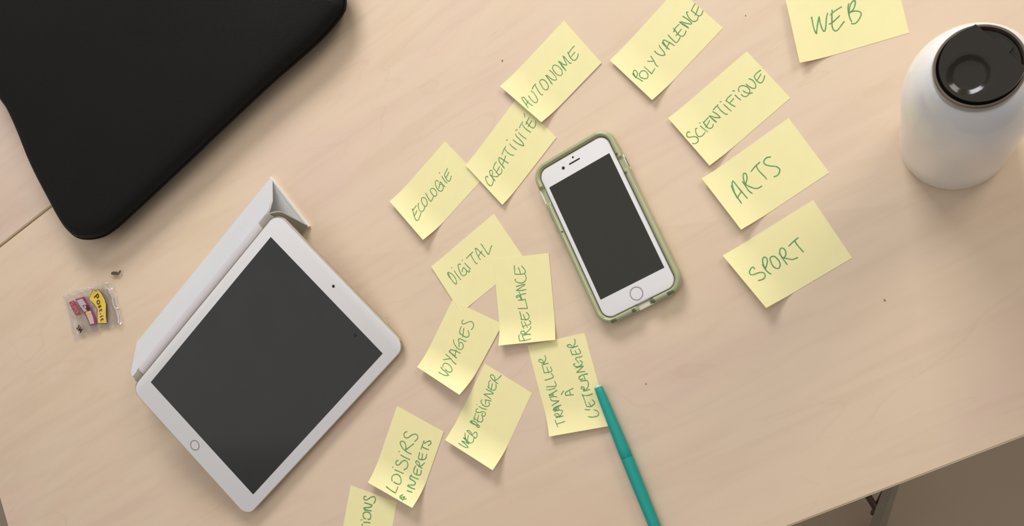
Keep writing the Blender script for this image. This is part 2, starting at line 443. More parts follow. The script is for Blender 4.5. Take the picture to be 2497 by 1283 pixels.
# ------------------------------------------------------------------ phone in olive case
ph = thing('phone', 'white smartphone with dark screen in a translucent olive green case', 'phone', (-0.2235, 0.0607, 0), (0, 0, 0.4454))
PW, PH = 0.0671/2, 0.1383/2
slab('body', (-PW, -PH, PW, PH), 0.0090, [(0.003, 0.0014), (0.001, 0.0020), (0, 0.0038), (0, 0.0062), (0.0008, 0.0078)], M['alu'], ph, 10)
slab('front_glass', (-PW+0.0008, -PH+0.0008, PW-0.0008, PH-0.0008), 0.0084, [(0, 0.0077), (0.0004, 0.0083), (0.0012, 0.0085)], M['bezel'], ph, 10)
slab('screen', (-0.02925, -0.052, 0.02925, 0.052), 0.0003, [(0, 0.0084), (0, 0.00856)], M['phone_screen'], ph, 2)
annulus('home_button', 0, -0.0604, 0.0085, 0.0048, 0.0056, M['ring'], ph)
slab('earpiece', (-0.0052, 0.0602, 0.0052, 0.0613), 0.0005, [(0, 0.0084), (0, 0.0087)], M['dark'], ph, 5)
dot('front_camera', -0.0110, 0.0606, 0.00870, 0.0013, M['dark'], ph)
dot('light_sensor', 0.0003, 0.0645, 0.00870, 0.0008, M['dark'], ph)
# case: wall swept around the phone, lip lower at the cutouts
def case_ring(off, hfun, n=16):
    x = PW+off; y = PH+off; r = 0.0090+off
    pts = rrect(-x, -y, x, y, r, n)
    # subdivide long straight runs
    out = []
    for i in range(len(pts)):
        a = Vector(pts[i]); b = Vector(pts[(i+1) % len(pts)]); L_ = (b-a).length
        k = 56 if L_ > 0.08 else (28 if L_ > 0.02 else 1)
        for j in range(k): out.append(a.lerp(b, j/k))
    return [(p.x, p.y, hfun(p)) for p in out]
def dip(p, top):
    h = top
    if p.y < -PH+0.002 and abs(p.x-0.002) < 0.0068: h = min(h, 0.0062)       # port opening
    if p.x < -PW+0.004 and 0.0400 < p.y < 0.0540: h = min(h, 0.0070)          # mute switch opening
    if p.x > PW-0.004 and 0.0330 < p.y < 0.0450: h = min(h, 0.0082)           # side key window
    return h
prof = [(0.0002, 0.0018), (0.0006, 0.0006), (0.0020, 0.0003), (0.0034, 0.0010), (0.0044, 0.0028), (0.0048, 0.0055), (0.0046, 0.0080), (0.0040, 0.0094), (0.0030, 0.0101), (0.0016, 0.0102), (0.0006, 0.0096), (0.0, 0.0084)]
rings = [case_ring(o_, (lambda p, z=z: dip(p, z))) for o_, z in prof]
# close to a ring: last ring joins the first
v, f = loft(rings, False, False); n = len(rings[0]); K = len(rings)
for k in range(n): f.append(((K-1)*n+k, (K-1)*n+(k+1) % n, (k+1) % n, k))
mesh_obj('case', v, f, M['case'], ph)
slab('case_back', (-PW-0.001, -PH-0.001, PW+0.001, PH+0.001), 0.0098, [(0.001, 0.0002), (0, 0.0005), (0, 0.0012)], M['case'], ph, 8)
def cbox(name, x0, y0, x1, y1, z0, z1, m, r=0.0006):
    return slab(name, (x0, y0, x1, y1), r, [(0.0002, z0), (0, z0+0.0002), (0, z1-0.0002), (0.0003, z1)], m, ph, 4)
E_ = PW+0.0046
cbox('side_key', E_-0.0006, 0.0345, E_+0.0007, 0.0435, 0.0040, 0.0074, M['case_dark'])
v = []; 
for k in range(28):
    a = 2*math.pi*k/28; rr = 0.0062 if False else 1
    y = 0.0390 + (0.0046 if abs(math.sin(a)) else 0)*0 + 0.0068*math.sin(a)**1; z = 0.0056 + 0.0024*math.cos(a)
    v.append((E_+0.0002, y, z))
vv = []; ff = []; n = len(v)
for i, p in enumerate(v):
    c = Vector((E_, 0.0390, 0.0056)); o_ = (Vector(p)-c).normalized()
    for k in range(6):
        a = k*math.pi/3; vv.append(tuple(Vector(p)+o_*0.0005*math.cos(a)+Vector((1, 0, 0))*0.0005*math.sin(a)))
for i in range(n):
    for k in range(6):
        j = (i+1) % n; k2 = (k+1) % 6; ff.append((i*6+k, i*6+k2, j*6+k2, j*6+k))
mesh_obj('key_rim', vv, ff, M['case_pale'], ph)
cbox('switch_rim', -E_-0.0005, 0.0405, -E_+0.0008, 0.0535, 0.0050, 0.0078, M['case_pale'])
for y0, y1 in ((0.0140, 0.0225), (0.0245, 0.0330)):
    cbox('volume_key', -E_-0.0008, y0, -E_+0.0010, y1, 0.0036, 0.0078, M['case'])
for x0, y0, x1, y1 in ((PW+0.0004, 0.0468, PW+0.0022, 0.0486), (PW+0.0004, 0.0296, PW+0.0022, 0.0314), (-PW-0.0018, 0.0122, -PW-0.0004, 0.0136),
                       (0.0080, -PH-0.0040, 0.0115, -PH-0.0012), (-0.0090, -PH-0.0040, -0.0060, -PH-0.0012), (0.0225, -PH-0.0040, 0.0285, -PH-0.0014), (-0.0285, -PH-0.0040, -0.0235, -PH-0.0016)):
    cbox('case_vent', x0, y0, x1, y1, 0.0090, 0.01035, M['case_dark'], 0.0005)
cbox('charging_port', -0.0040, -PH-0.0045, 0.0060, -PH-0.0006, 0.0030, 0.0064, M['case_pale'])

# ------------------------------------------------------------------ yellow notes with handwriting
NOTES = {
'poly': dict(c=[[-0.22052,0.19801],[-0.16461,0.2504],[-0.12876,0.21343],[-0.18467,0.16104]], zb=0.0002, h=[0.0027, 0.0046], f=0.3444,
  ink=[[61,439,54,504,65,581,74,657],[68,442,54,529],[54,537,65,471,79,428,97,416,106,448,95,496,68,528,49,529],[105,530,89,563,96,615,115,660,140,665,163,620,167,559,148,520,122,517,102,526],[194,489,193,571,192,669,230,651,252,643],[258,466,279,511,302,544],[318,447,305,532,288,612,289,657],[381,435,380,500,395,569,423,611,438,564,445,484,455,427],[493,601,496,528,506,452,516,419,530,430,540,490,548,547,556,617],[495,432,490,507,490,583],[504,432,491,535],[476,557,510,536,551,527],[592,419,587,509,587,607,619,610,655,593],[678,408,671,471,664,558,678,610,708,616,741,592],[652,452,699,429,745,433],[637,523,677,523,723,516],[779,592,769,501,763,413,776,430,797,503,820,571,834,580,838,513,834,446,827,386],[780,581,776,505,766,445],[895,404,883,385,870,420,856,487,855,555,871,596,900,603,929,574],[926,424,928,479,930,550,942,590,970,592,997,568],[923,428,959,410,1000,396],[915,527,955,505,999,470]]),
'creativite': dict(c=[[-0.35483,0.1202],[-0.30556,0.1756],[-0.2688,0.13842],[-0.31807,0.08302]], zb=0.0005, h=[0.0016200000000000001, 0.002875], f=0.287,
  ink=[[98,465,95,435,75,435,55,483,44,553,50,603,69,617,101,597,127,568],[129,611,134,531,134,459,140,485,125,557],[145,452,158,419,179,420,186,456,164,492,138,513,157,545,184,590,216,595],[214,439,217,476,210,537,214,591,238,607,265,596,283,562],[214,439,251,412,298,408],[200,533,239,521,285,510],[313,597,315,536,325,456,346,403,361,408,368,457,377,528,389,599],[330,432,317,491,318,574],[321,529,366,510,428,477],[407,410,454,384,504,372],[478,377,470,453,477,528,489,569,505,589],[560,405,559,476,569,565],[563,312,576,328],[622,408,628,490,642,570,664,632,679,578,682,485,681,411,692,381],[728,406,729,495,739,588],[723,338,743,361],[775,368,811,352,855,351],[827,372,819,440,822,510,831,579],[880,400,877,460,878,532,890,573,919,574,945,556,963,529],[856,423,893,407,940,397],[856,480,898,473,935,464],[930,275,923,305,905,325]]),
'autonome': dict(c=[[-0.32011,0.18678],[-0.26171,0.2375],[-0.22833,0.19741],[-0.28086,0.15159]], zb=0.0008, h=[0.003375, 0.004024999999999999], f=0.328,
  ink=[[25,646,39,562,56,448,62,431,82,437,80,478,71,578,77,673],[30,592,62,563,86,549],[131,481,118,581,123,658,143,672,166,648,182,588,195,514,192,450],[216,441,244,422,287,414],[272,426,254,508,239,602,241,638,254,642],[322,509,326,464,348,434,374,447,387,499,381,564,366,614,335,639,312,618,308,569,317,517],[417,638,426,561,434,485,435,444,447,457,449,518,457,587,476,629,493,628,506,576,512,504,509,426],[414,626,426,545,432,472],[535,492,549,443,571,421,594,434,609,491,610,564,594,620,568,643,546,621,535,573,535,517,537,489],[641,646,638,585,645,509,652,432,660,469,666,534,688,589,700,555,714,483,731,423,732,472,728,560,731,605,743,623],[638,633,646,565,650,501],[797,442,788,482,776,550,780,610,799,637,834,632,872,598],[798,466,853,452,898,451],[791,543,827,536,857,534]]),
'ecologie': dict(c=[[-0.43234,0.0917],[-0.37672,0.14343],[-0.33954,0.10665],[-0.39516,0.05492]], zb=0.0002, h=[0.004050000000000001, 0.0069], f=0.3444,
  ink=[[141,403,124,464,99,546,88,610,92,644,114,642,148,612,189,576],[133,440,168,424,203,415],[102,538,129,523,168,490],[243,414,225,429,204,472,193,531,201,572,225,579,249,566,266,541],[323,393,299,400,278,443,270,504,275,550,296,557,322,529,340,476,341,427,330,402,319,393],[390,379,379,437,368,507,366,564,399,555,438,533],[477,403,453,415,444,457,440,513,448,554,468,564,491,544,503,499,504,451,493,420,477,403],[601,420,603,389,588,371,562,393,542,443,532,502,536,556,557,585,585,573,604,547,617,500,598,482],[550,506,586,474,619,444,621,487,616,542,620,575],[679,398,672,443,665,507,667,560],[682,316,690,327],[710,418,704,456,692,519,699,563,724,564,766,528],[710,419,750,399,797,379],[705,477,743,463,776,446]]),
'sci': dict(c=[[-0.17227,0.14571],[-0.11082,0.19274],[-0.07921,0.15316],[-0.13943,0.10515]], zb=0.0002, h=[0.0027, 0.0046], f=0.3444,
  ink=[[71,396,60,372,40,380,24,419,34,455,64,480,86,514,87,561,65,593,36,589,17,560],[151,416,136,405,115,451,104,517,118,552,150,558,182,542],[189,419,194,490,204,564],[200,374,207,384],[235,397,230,459,233,523,249,552,274,552,294,527],[240,411,268,403,301,398],[218,489,257,469,291,446],[330,538,325,456,316,382,328,406,356,475,387,524,388,477,381,414,370,371],[327,529,322,478,320,421],[385,358,421,348,454,344],[441,357,437,432,444,510,453,546,463,552],[497,399,502,478,508,555],[487,331,497,339],[538,374,543,416,550,480,565,542],[536,378,572,363,614,363],[551,447,581,437,607,433],[639,403,640,462,647,520],[647,331,662,350],[688,406,701,367,728,351,757,378,775,435,772,499,745,534,711,538,691,509,685,461],[721,438,734,497,753,535,775,557],[786,386,790,436,800,492,819,531,837,519,853,468,855,404,840,355],[892,376,881,436,883,486,896,526,926,523,967,479],[893,378,931,366,975,373],[878,458,913,443,953,420]]),
'arts': dict(c=[[-0.14569,0.09568],[-0.08061,0.138],[-0.05245,0.09487],[-0.11567,0.0544]], zb=0.0002, h=[0.004050000000000001, 0.006324999999999999], f=0.3444,
  ink=[[157,659,161,572,167,467,192,355,207,312,224,296,225,340,225,443,228,525,231,643],[182,345,166,448,156,559],[183,371,165,473,159,558],[159,554,191,528,231,502],[292,387,291,456,287,555,298,620],[299,456,310,382,332,321,349,298,362,304,363,339,345,388,311,436,299,451,318,511,346,575,374,604,414,608],[418,335,475,308,538,295],[492,306,482,372,486,453,492,519,491,565],[649,323,619,299,588,306,567,332,568,376,598,434,636,487,648,538,639,574,601,607,561,598]]),
'sport': dict(c=[[-0.1302,0.03517],[-0.06393,0.07507],[-0.03768,0.03151],[-0.09756,-0.00498]], zb=0.0002, h=[0.004050000000000001, 0.0092], f=0.3444,
  ink=[[156,417,160,382,147,376,117,395,96,422,90,460,112,481,158,493,193,515,202,555,186,594,152,609,114,593],[244,420,237,503,241,572,252,601],[240,482,251,422,269,370,292,338,310,339,315,369,303,411,275,454,245,487],[324,463,331,423,342,396,366,387,386,404,395,455,395,508,380,555,355,585,331,575,318,534,319,481,326,449],[443,401,440,491,438,602],[441,484,446,428,460,380,481,355,501,363,509,401,496,453,470,489,446,487,474,530,508,578,536,590,565,595],[562,386,617,367,683,352],[639,358,634,421,637,506,641,570]]),
'web': dict(c=[[-0.08123,0.22825],[-0.00682,0.24267],[0.00298,0.19211],[-0.07144,0.17769]], zb=0.0002, h=[0.004050000000000001, 0.00575], f=0.3444,
  ink=[[197,366,196,419,194,507,197,582,206,630,219,567,240,478,265,386,261,478,265,563,274,621,286,622,305,557,327,441,347,377],[195,370,196,399],[393,351,382,414,369,506,360,589,365,640,382,668,407,656,440,614,475,569],[367,414,398,390,440,366,483,349],[337,541,365,535,405,504,447,467],[540,606,531,543,530,465,536,391,550,335],[536,478,547,406,571,345,596,317,612,328,604,372,583,429,555,458,538,469,577,465,616,485,635,514,633,551,608,601,576,639,549,642,533,629]]),
'digital': dict(c=[[-0.38982,0.03114],[-0.32788,0.07627],[-0.29785,0.03505],[-0.35979,-0.01008]], zb=0.0002, h=[0.00135, 0.00069], f=0.328,
  ink=[[133,294,128,353,125,430,130,503,138,542,154,535,169,489,173,412,162,337,142,288,127,283,120,321,119,379],[131,302,127,342,124,389],[212,331,212,411,215,477,221,536],[202,258,209,264],[323,316,310,297,293,290,277,339,262,412,261,475,277,511,306,521,326,503,343,459],[284,439,311,406,333,394,337,430,346,494,355,522,368,523,373,493],[373,347,379,410,393,498],[365,277,371,283],[419,302,466,293,532,287],[494,289,487,353,484,440,491,494,502,497],[557,482,556,428,562,348,576,275,583,263,594,295,607,378,623,495],[555,471,555,417],[563,413,591,396,631,383],[669,269,671,339,670,437,671,501,690,496,733,447,767,422]]),
'freelance': dict(c=[[-0.32036,-0.03794],[-0.32809,0.0362],[-0.27611,0.04069],[-0.26917,-0.03222]], zb=0.0005, h=[0.0060750000000000005, 0.002875], f=0.3116,
  ink=[[101,362,65,364,28,375,28,464,39,576],[87,420,52,445,25,470],[94,568,93,494,88,420],[88,563,102,482,106,402,125,390,138,413,133,453,109,473,128,516,164,574,179,569],[249,406,214,421,165,448],[189,420,199,495,205,559,230,575,251,551],[241,464,207,484,172,515],[364,392,326,404,268,414],[275,403,266,472,267,524,287,552,324,543,347,509],[325,451,292,469,257,494],[401,369,397,449,391,539,429,529,496,512],[498,383,494,440,498,512],[565,534,557,449,529,370,534,350,551,367,552,408,501,441],[592,414,546,436,493,457],[611,544,605,444,611,364,638,449,672,541,667,465,657,371],[742,377,739,359,714,379,696,428,691,492,713,547,749,563,787,546],[901,373,856,370,801,368,795,437,793,523,809,557,839,553,887,502],[873,442,835,460,793,471]]),
'trav': dict(c=[[-0.27424,-0.11238],[-0.29597,-0.03771],[-0.24456,-0.02615],[-0.22283,-0.10081]], zb=0.0002, h=[0.004725000000000001, 0.002875], f=0.3116,
  ink=[[159,145,123,153,82,171],[114,157,119,222,126,300],[185,293,182,216,182,159,186,211,200,164,209,149,222,179,213,220,185,223,207,269,236,299],[247,163,256,230,243,302],[303,300,285,216,269,145,260,161,272,224],[303,300,292,193,280,156,248,227],[290,244,250,247],[389,157,368,161,358,208,349,288,333,223,314,144],[464,299,443,212,431,143,421,158,426,218],[403,140,407,210,395,269],[447,214,403,208],[486,159,487,212,489,277],[496,129,489,135],[521,138,516,211,508,292,528,309,566,297],[595,141,597,207,606,288,622,301,654,276],[763,160,725,164,672,163],[675,159,671,225,673,284,687,303,725,294],[729,230,699,237,663,235],[768,277,763,219,763,173,772,210,793,147,813,123,826,148,812,188,774,201,816,251,855,252],[410,352,430,380,445,409],[385,551,390,478,394,416,392,453],[397,423,420,427,437,485,451,573],[440,499,415,501,387,508],[131,703,119,771,122,851,145,882,170,869,191,823],[212,674,203,714,200,757],[298,709,267,708,234,720],[238,716,231,775,244,835,269,858,298,827],[276,762,251,776,226,785],[368,689,357,715,349,786,356,858],[372,690,331,704,307,706],[408,839,402,772,404,723,416,753,435,699,452,719,440,751,400,753,436,818,473,842,505,835],[511,725,508,780,505,835],[572,872,573,808,561,727,541,709,527,726,529,776],[571,869,572,782,555,725],[574,802,546,802,509,808],[602,839,605,772,609,698,634,771,661,839,660,782,658,706],[705,714,697,683,674,707,667,760,680,816,705,837,726,804],[701,775,732,757,750,739,763,764,761,813,767,864],[860,704,828,703,799,709],[803,705,797,765,798,835,815,855,850,839],[839,771,813,779,796,790],[882,840,877,787,874,735,873,754,886,690,903,661,915,689,905,730,870,746,919,807,959,816]]),
'voyages': dict(c=[[-0.40103,-0.05869],[-0.36834,0.00097],[-0.31884,-0.01952],[-0.35552,-0.08091]], zb=0.0008, h=[0.0054, 0.01035], f=0.3444,
  ink=[[85,408,86,480,93,552,113,603,128,534,134,453,148,385],[160,425,182,396,212,406,225,456,218,529,193,588,167,605,149,579,147,524,153,474],[243,350,271,403,301,462],[319,342,309,405,300,468,281,528,273,601],[345,554,354,481,371,397,388,374,407,387,414,426,422,486,423,574],[371,369,365,441,352,526],[350,512,389,494,438,476],[539,348,513,364,486,412,465,476,463,536,488,567,520,564,548,527,556,489,541,479],[488,502,529,466,573,422,588,439,591,491,590,550,598,567],[739,363,703,367,658,389,647,429,641,486,644,537,666,563,696,554,734,504],[735,419,686,443,625,472],[646,396,647,429],[828,342,800,333,780,350,783,385,811,417,848,463,853,506,834,546,796,563,761,552]]),
'webd': dict(c=[[-0.37265,-0.12157],[-0.33646,-0.05421],[-0.29184,-0.07772],[-0.32432,-0.14332]], zb=0.0002, h=[0.0054, 0.0092], f=0.3444,
  ink=[[48,241,46,298,47,371,62,428,74,374,79,302,84,260,92,315,98,408,111,334,125,253,126,286,113,393],[179,243,148,268,120,325,109,383,122,429,148,443,176,419],[176,310,140,335,103,344],[192,441,195,372,203,284,209,246,223,273,218,324,196,364,241,384,246,419,217,451,188,451,183,416],[322,376,317,320,314,256,317,221,338,238,347,291,339,364,329,417,312,404,310,366],[328,226,320,305,327,379],[382,245,378,301,375,370,391,411,421,412,444,382],[442,246,403,256,359,275],[439,306,403,322,360,344],[500,242,477,226,459,247,471,298,502,348,507,391,486,414,459,400,454,361,484,355],[531,246,533,318,548,393],[537,194,537,200],[620,245,596,240,574,280,571,343,589,389,617,404,636,374],[594,332,625,315,641,296,647,338,663,401],[682,386,686,308,687,227,708,278,744,372,755,377,758,321,753,264,755,228],[792,233,780,290,784,348,805,380,838,374,865,347],[870,234,844,216,811,239,781,249],[849,284,810,301,777,313],[882,377,884,319,893,243,908,197,932,199,938,242,920,283,893,298,929,338,988,369]]),
'tions': dict(c=[[-0.49094,-0.24419],[-0.47573,-0.17126],[-0.42505,-0.18183],[-0.44026,-0.25476]], zb=0.0002, h=[0.004050000000000001, 0.00345], f=0.328,
  ink=[[932,360,933,337,916,317,897,326,890,364,909,406,942,454,964,505,963,544,941,563,911,557,887,542],[852,353,857,403,858,461,860,515,841,505,820,467,803,401,785,351,778,408,785,522],[765,374,775,429,787,515],[775,377,779,428],[665,437,670,397,694,370,725,373,746,406,756,454,753,500,729,527,696,531,676,511,673,477],[615,408,629,468,640,542],[633,347,640,361],[589,384,561,387,529,396],[562,389,574,460,593,563]]),
'loisirs': dict(c=[[-0.45277,-0.16553],[-0.42547,-0.09514],[-0.37677,-0.11539],[-0.40292,-0.18259]], zb=0.0005, h=[0.0054, 0.009774999999999999], f=0.3444,
  ink=[[60,360,50,460,47,578,80,570,119,557],[142,443,142,516,154,565,182,571,220,531,240,470,229,412,201,374,171,375,143,409],[274,361,279,443,284,544],[287,307,292,316],[399,366,381,337,354,339,339,374,357,410,402,437,436,477,440,527,413,567,370,572,327,530],[476,376,474,469,478,573],[502,322,507,333],[550,563,547,494,553,425,570,357,597,302,617,291,640,317,641,363,616,410,575,432,554,431,623,490,681,543],[775,347,759,317,728,308,699,344,714,401,764,451,799,510,794,565,758,578,711,546],[130,745,134,793,139,846],[186,863,177,799,182,704,198,743,221,815,248,827,262,785,264,693],[181,847,177,761,176,722],[264,693,294,686,318,698],[301,695,302,771,308,845],[444,719,407,706,358,720,347,771,359,835,388,857,428,842],[418,764,378,780,347,784],[455,847,459,787,468,731,483,690,506,697,507,736,490,770,455,776,487,823,532,856],[619,706,579,709,544,715,545,766,564,820,594,848,644,840],[622,762,586,776,551,782],[663,705,700,707,733,708],[699,714,698,772,706,847],[780,714,756,702,751,730,789,774,812,818,801,844,780,842,750,814],[69,714,42,684,27,708,31,770,53,812],[37,713,58,759],[17,764,60,768]])
}
LABEL = {
    'poly': "yellow sticky note reading POLYVALENCE, cut off by the top edge",
    'creativite': "yellow sticky note reading CREATIVITÉ, under the corner of the AUTONOME note",
    'autonome': "yellow sticky note reading AUTONOME above the phone",
    'ecologie': "yellow sticky note reading ECOLOGIE, above the tablet's right side",
    'sci': "yellow sticky note reading SCIENTIFIQUE at right of the phone",
    'arts': "yellow sticky note reading ARTS between two notes at right",
    'sport': "yellow sticky note reading SPORT with a lifted corner, lowest at right",
    'web': "yellow sticky note reading only WEB, beside the bottle",
    'digital': "yellow sticky note reading DIGITAL, overlapped by two notes",
    'freelance': "yellow sticky note reading FREELANCE, nearly upright, left of the phone",
    'trav': "yellow sticky note reading TRAVAILLER À L'ETRANGER, under the pen tip",
    'voyages': "yellow sticky note reading VOYAGES with a curled lower end",
    'webd': "yellow sticky note reading WEB DESIGNER with a lifted lower corner",
    'tions': "yellow sticky note ending in TIONS, cut off by the bottom edge",
    'loisirs': "yellow sticky note reading LOISIRS INTERETS, beside the tablet's lower corner",
}
INKW = {'web': 0.00095, 'arts': 0.00098, 'sport': 0.0010, 'loisirs': 0.00105, 'tions': 0.00115}
def note(key, d):
    c = [Vector((a, b, 0)) for a, b in d['c']]; zb = d['zb']; hA, hB = d['h']; fc = d['f']
    o = (c[0]+c[1]+c[2]+c[3])/4; o.z = 0
    def P(u, v):
        p = (c[0]*(1-u)+c[1]*u)*(1-v) + (c[3]*(1-u)+c[2]*u)*v
        w = max(0.0, 1-u/fc)**2
        # the sheet stays nearly flat elsewhere, with a slight swell of the paper
        p.z = zb + w*((1-v)*hA+v*hB)
        return p - o
    t = thing('sticky_note', LABEL[key], 'sticky note', o, group='yellow handwritten notes on the table')
    nu, nv = 36, 6; th = Vector((0, 0, 0.00013)); V = []; F = []
    for s in (0, 1):
        for i in range(nu+1):
            for j in range(nv+1): V.append(P(i/nu, j/nv) - th*s)
    W = nv+1; B = (nu+1)*W
    for i in range(nu):
        for j in range(nv):
            a = i*W+j; F.append((a, a+W, a+W+1, a+1)); F.append((B+a, B+a+1, B+a+W+1, B+a+W))
    # side strips
    per = [(i, 0) for i in range(nu)] + [(nu, j) for j in range(nv)] + [(i, nv) for i in range(nu, 0, -1)] + [(0, j) for j in range(nv, 0, -1)]
    idx = [i*W+j for i, j in per]; m_ = len(idx)
    for k in range(m_):
        a, b = idx[k], idx[(k+1) % m_]; F.append((a, b, B+b, B+a))
    mesh_obj('paper', V, F, M['paper'], t, sharp=60)
    # handwriting: flat strokes laid on the sheet
    hw = INKW.get(key, 0.00082)/2
    V = []; F = []
    up = Vector((0, 0, 0.00009))
    LU = (c[1]-c[0]).length; LV = (c[3]-c[0]).length
    for st in d['ink']:
        pts = [Vector((st[k]/1000*LU, st[k+1]/1000*LV, 0)) for k in range(0, len(st), 2)]
        if len(pts) == 1: continue
        sm = catmull(pts, step=5)
        n = len(sm); b0 = len(V)
        cl_ = [sm[0]-(sm[1]-sm[0]).normalized()*hw*0.6] + sm + [sm[-1]+(sm[-1]-sm[-2]).normalized()*hw*0.6]
        n = len(cl_)
        for i, p in enumerate(cl_):
            t_ = (cl_[min(i+1, n-1)]-cl_[max(i-1, 0)])
            t_ = t_.normalized() if t_.length > 0 else Vector((1, 0, 0))
            s_ = Vector((-t_.y, t_.x, 0))
            w = hw*(0.45 if i in (0, n-1) else 0.92+0.16*noise.noise(Vector((p.x*300, p.y*300, 1))))
            for sg in (-1, 1):
                q = p+s_*w*sg; V.append(P(q.x/LU, q.y/LV)+up+Vector((0, 0, len(V)*2.5e-8)))
        for i in range(n-1):
            a = b0+2*i; F.append((a, a+1, a+3, a+2))
    hwo = mesh_obj('handwriting', V, F, M['ink'], t, sharp=180)
    return t
for k, d in NOTES.items():
    note(k, d)

# ------------------------------------------------------------------ teal pen resting on a note
a = Vector((-0.2312, -0.0688)); b = Vector((-0.1848, -0.1760)); dr = (b-a).normalized()
pen = thing('felt_tip_pen', 'teal capped felt tip pen lying across the corner of a note', 'pen', (a.x, a.y, 0.0057), (0, 0, math.atan2(dr.y, dr.x)))
lathe('cap', [(0.0022, 0.0004), (0.0031, 0.0006), (0.0034, 0.0012), (0.0037, 0.006), (0.00405, 0.018), (0.0045, 0.036), (0.0049, 0.052), (0.0050, 0.0600), (0.0048, 0.06035)], M['pen'], pen, 40, 'x')
lathe('cap_rim', [(0.0019, 0.0005), (0.0020, -0.0002), (0.0030, -0.0002), (0.00335, 0.0003), (0.00345, 0.0010)], M['pen_rim'], pen, 40, 'x')
lathe('barrel', [(0.0046, 0.0604), (0.0049, 0.0607), (0.0050, 0.0640), (0.0049, 0.085), (0.0047, 0.110), (0.0044, 0.128), (0.0038, 0.1330), (0.0020, 0.1345)], M['pen'], pen, 40, 'x')
v, f = loft([[(0.010, y, z) for y, z in ((-0.0012, -0.0040), (0.0012, -0.0040), (0.0012, -0.0050), (-0.0012, -0.0050))],
             [(0.052, y, z) for y, z in ((-0.0014, -0.0048), (0.0014, -0.0048), (0.0014, -0.0056), (-0.0014, -0.0056))]])
mesh_obj('clip', v, f, M['pen'], pen, smooth=False)

# ------------------------------------------------------------------ white bottle with smoky lid
bo = thing('water_bottle', 'white rounded water bottle with glossy dark smoky lid', 'bottle', (0.0304, 0.1124, 0), (-0.0060, 0.0110, 0))
lathe('body', [(0.0300, 0.0), (0.0338, 0.0004), (0.0349, 0.0018), (0.0353, 0.006), (0.0352, 0.05), (0.0350, 0.10), (0.0348, 0.135), (0.0344, 0.147), (0.0336, 0.157),
               (0.0322, 0.166), (0.0302, 0.1745), (0.0278, 0.182), (0.0252, 0.188), (0.0228, 0.1925), (0.0212, 0.1945), (0.0205, 0.1945), (0.0198, 0.192)], M['bottle'], bo, 128)
lathe('collar', [(0.0200, 0.191), (0.0205, 0.1935), (0.0207, 0.199), (0.0206, 0.2030), (0.0201, 0.2040), (0.0192, 0.2040), (0.0187, 0.2028), (0.0184, 0.1960)], M['lid_ring'], bo, 96)
lathe('lid', [(0.0183, 0.194), (0.0185, 0.2010), (0.0176, 0.2026), (0.0150, 0.2022), (0.008, 0.2018), (0.001, 0.2018)], M['lid'], bo, 96)
# flip-up spout plate: straight edge towards the upper right, two corners, round thumb dish
ang0 = math.radians(41)
def L2(x, y): return (x*math.cos(ang0)-y*math.sin(ang0), x*math.sin(ang0)+y*math.cos(ang0))
out2 = [Vector((0.0118, 0.0158 - 0.0316*k/14, 0)) for k in range(15)]
a0 = math.atan2(-0.0158, 0.0118)
for k in range(1, 40):
    t = a0 - (2*math.pi+2*a0)*k/40
    rr = 0.0192 - 0.0014*math.sin(math.pi*k/40)
    out2.append(Vector((rr*math.cos(t), rr*math.sin(t), 0)))
dc = Vector((-0.0065, 0.0, 0))
def plate_z(x, y):
    z = 0.2048 + 0.0036*(x+0.019)/0.031
    d = math.hypot(x-dc.x, y-dc.y)
    k = min(1, max(0, (0.0108-d)/0.0050)); k = k*k*(3-2*k)
    return z - 0.0022*k
rg = [[(*L2(p.x*0.99, p.y*0.99), 0.2020) for p in out2], [(*L2(p.x, p.y), plate_z(p.x, p.y)-0.0010) for p in out2]]
for sc in (0.985, 0.955, 0.9, 0.82, 0.74, 0.68, 0.62, 0.57, 0.52, 0.47, 0.42, 0.36, 0.28, 0.18, 0.06):
    rg.append([(*L2(q.x, q.y), plate_z(q.x, q.y)) for q in ((dc+(p-dc)*sc) for p in out2)])
v, f = loft(rg)
mesh_obj('flip_spout', v, f, M['lid'], bo, sharp=50)
hg = [(0.0122, 0.0050), (0.0122, -0.0050), (0.0160, -0.0040), (0.0160, 0.0040)]
v, f = loft([[(*L2(x, y), 0.2015) for x, y in hg], [(*L2(x*0.99, y*0.93), 0.2042) for x, y in hg]])
mesh_obj('hinge', v, f, M['lid_black'], bo, smooth=False)

# ------------------------------------------------------------------ crumpled clear wrapper of a note pad
w0 = Vector((-0.86532, 0.00731)); w1 = Vector((-0.79076, 0.02241)); w2 = Vector((-0.77132, -0.02410)); w3 = Vector((-0.84944, -0.04218))
wo = (w0+w1+w2+w3)/4
wr = thing('plastic_wrapper', 'crinkled clear plastic wrapper with yellow and maroon printing, left of the tablet', 'wrapper', (wo.x, wo.y, 0))
def WP(u, v):
    p = w0*(1-u)*(1-v)+w1*u*(1-v)+w2*u*v+w3*(1-u)*v - wo
    n = noise.noise(Vector((u*5, v*4, 3))); n2 = noise.noise(Vector((u*14, v*10, 9))); n3 = abs(noise.noise(Vector((u*9+5, v*7, 1))))
    z = 0.0016 + 0.0008*n + 0.0005*n2 + 0.0010*n3
    z += 0.0042*math.exp(-((v-0.05)/0.055)**2)*(0.8+0.9*n3) + 0.0030*math.exp(-((u-0.94)/0.045)**2)*(0.5+1.6*abs(n2)) 
    e = 0.0018
    p = p + Vector((noise.noise(Vector((v*7, u*2, 5))), noise.noise(Vector((u*7, v*2, 8)))))*e
    return Vector((p.x, p.y, max(0.0004, z)))
nu, nv = 90, 64; V = []; F = []
for i in range(nu+1):
    for j in range(nv+1): V.append(WP(i/nu, j/nv))
for i in range(nu):
    for j in range(nv):
        a_ = i*(nv+1)+j; F.append((a_, a_+nv+1, a_+nv+2, a_+1))
mesh_obj('film', V, F, M['film'], wr, sharp=180)
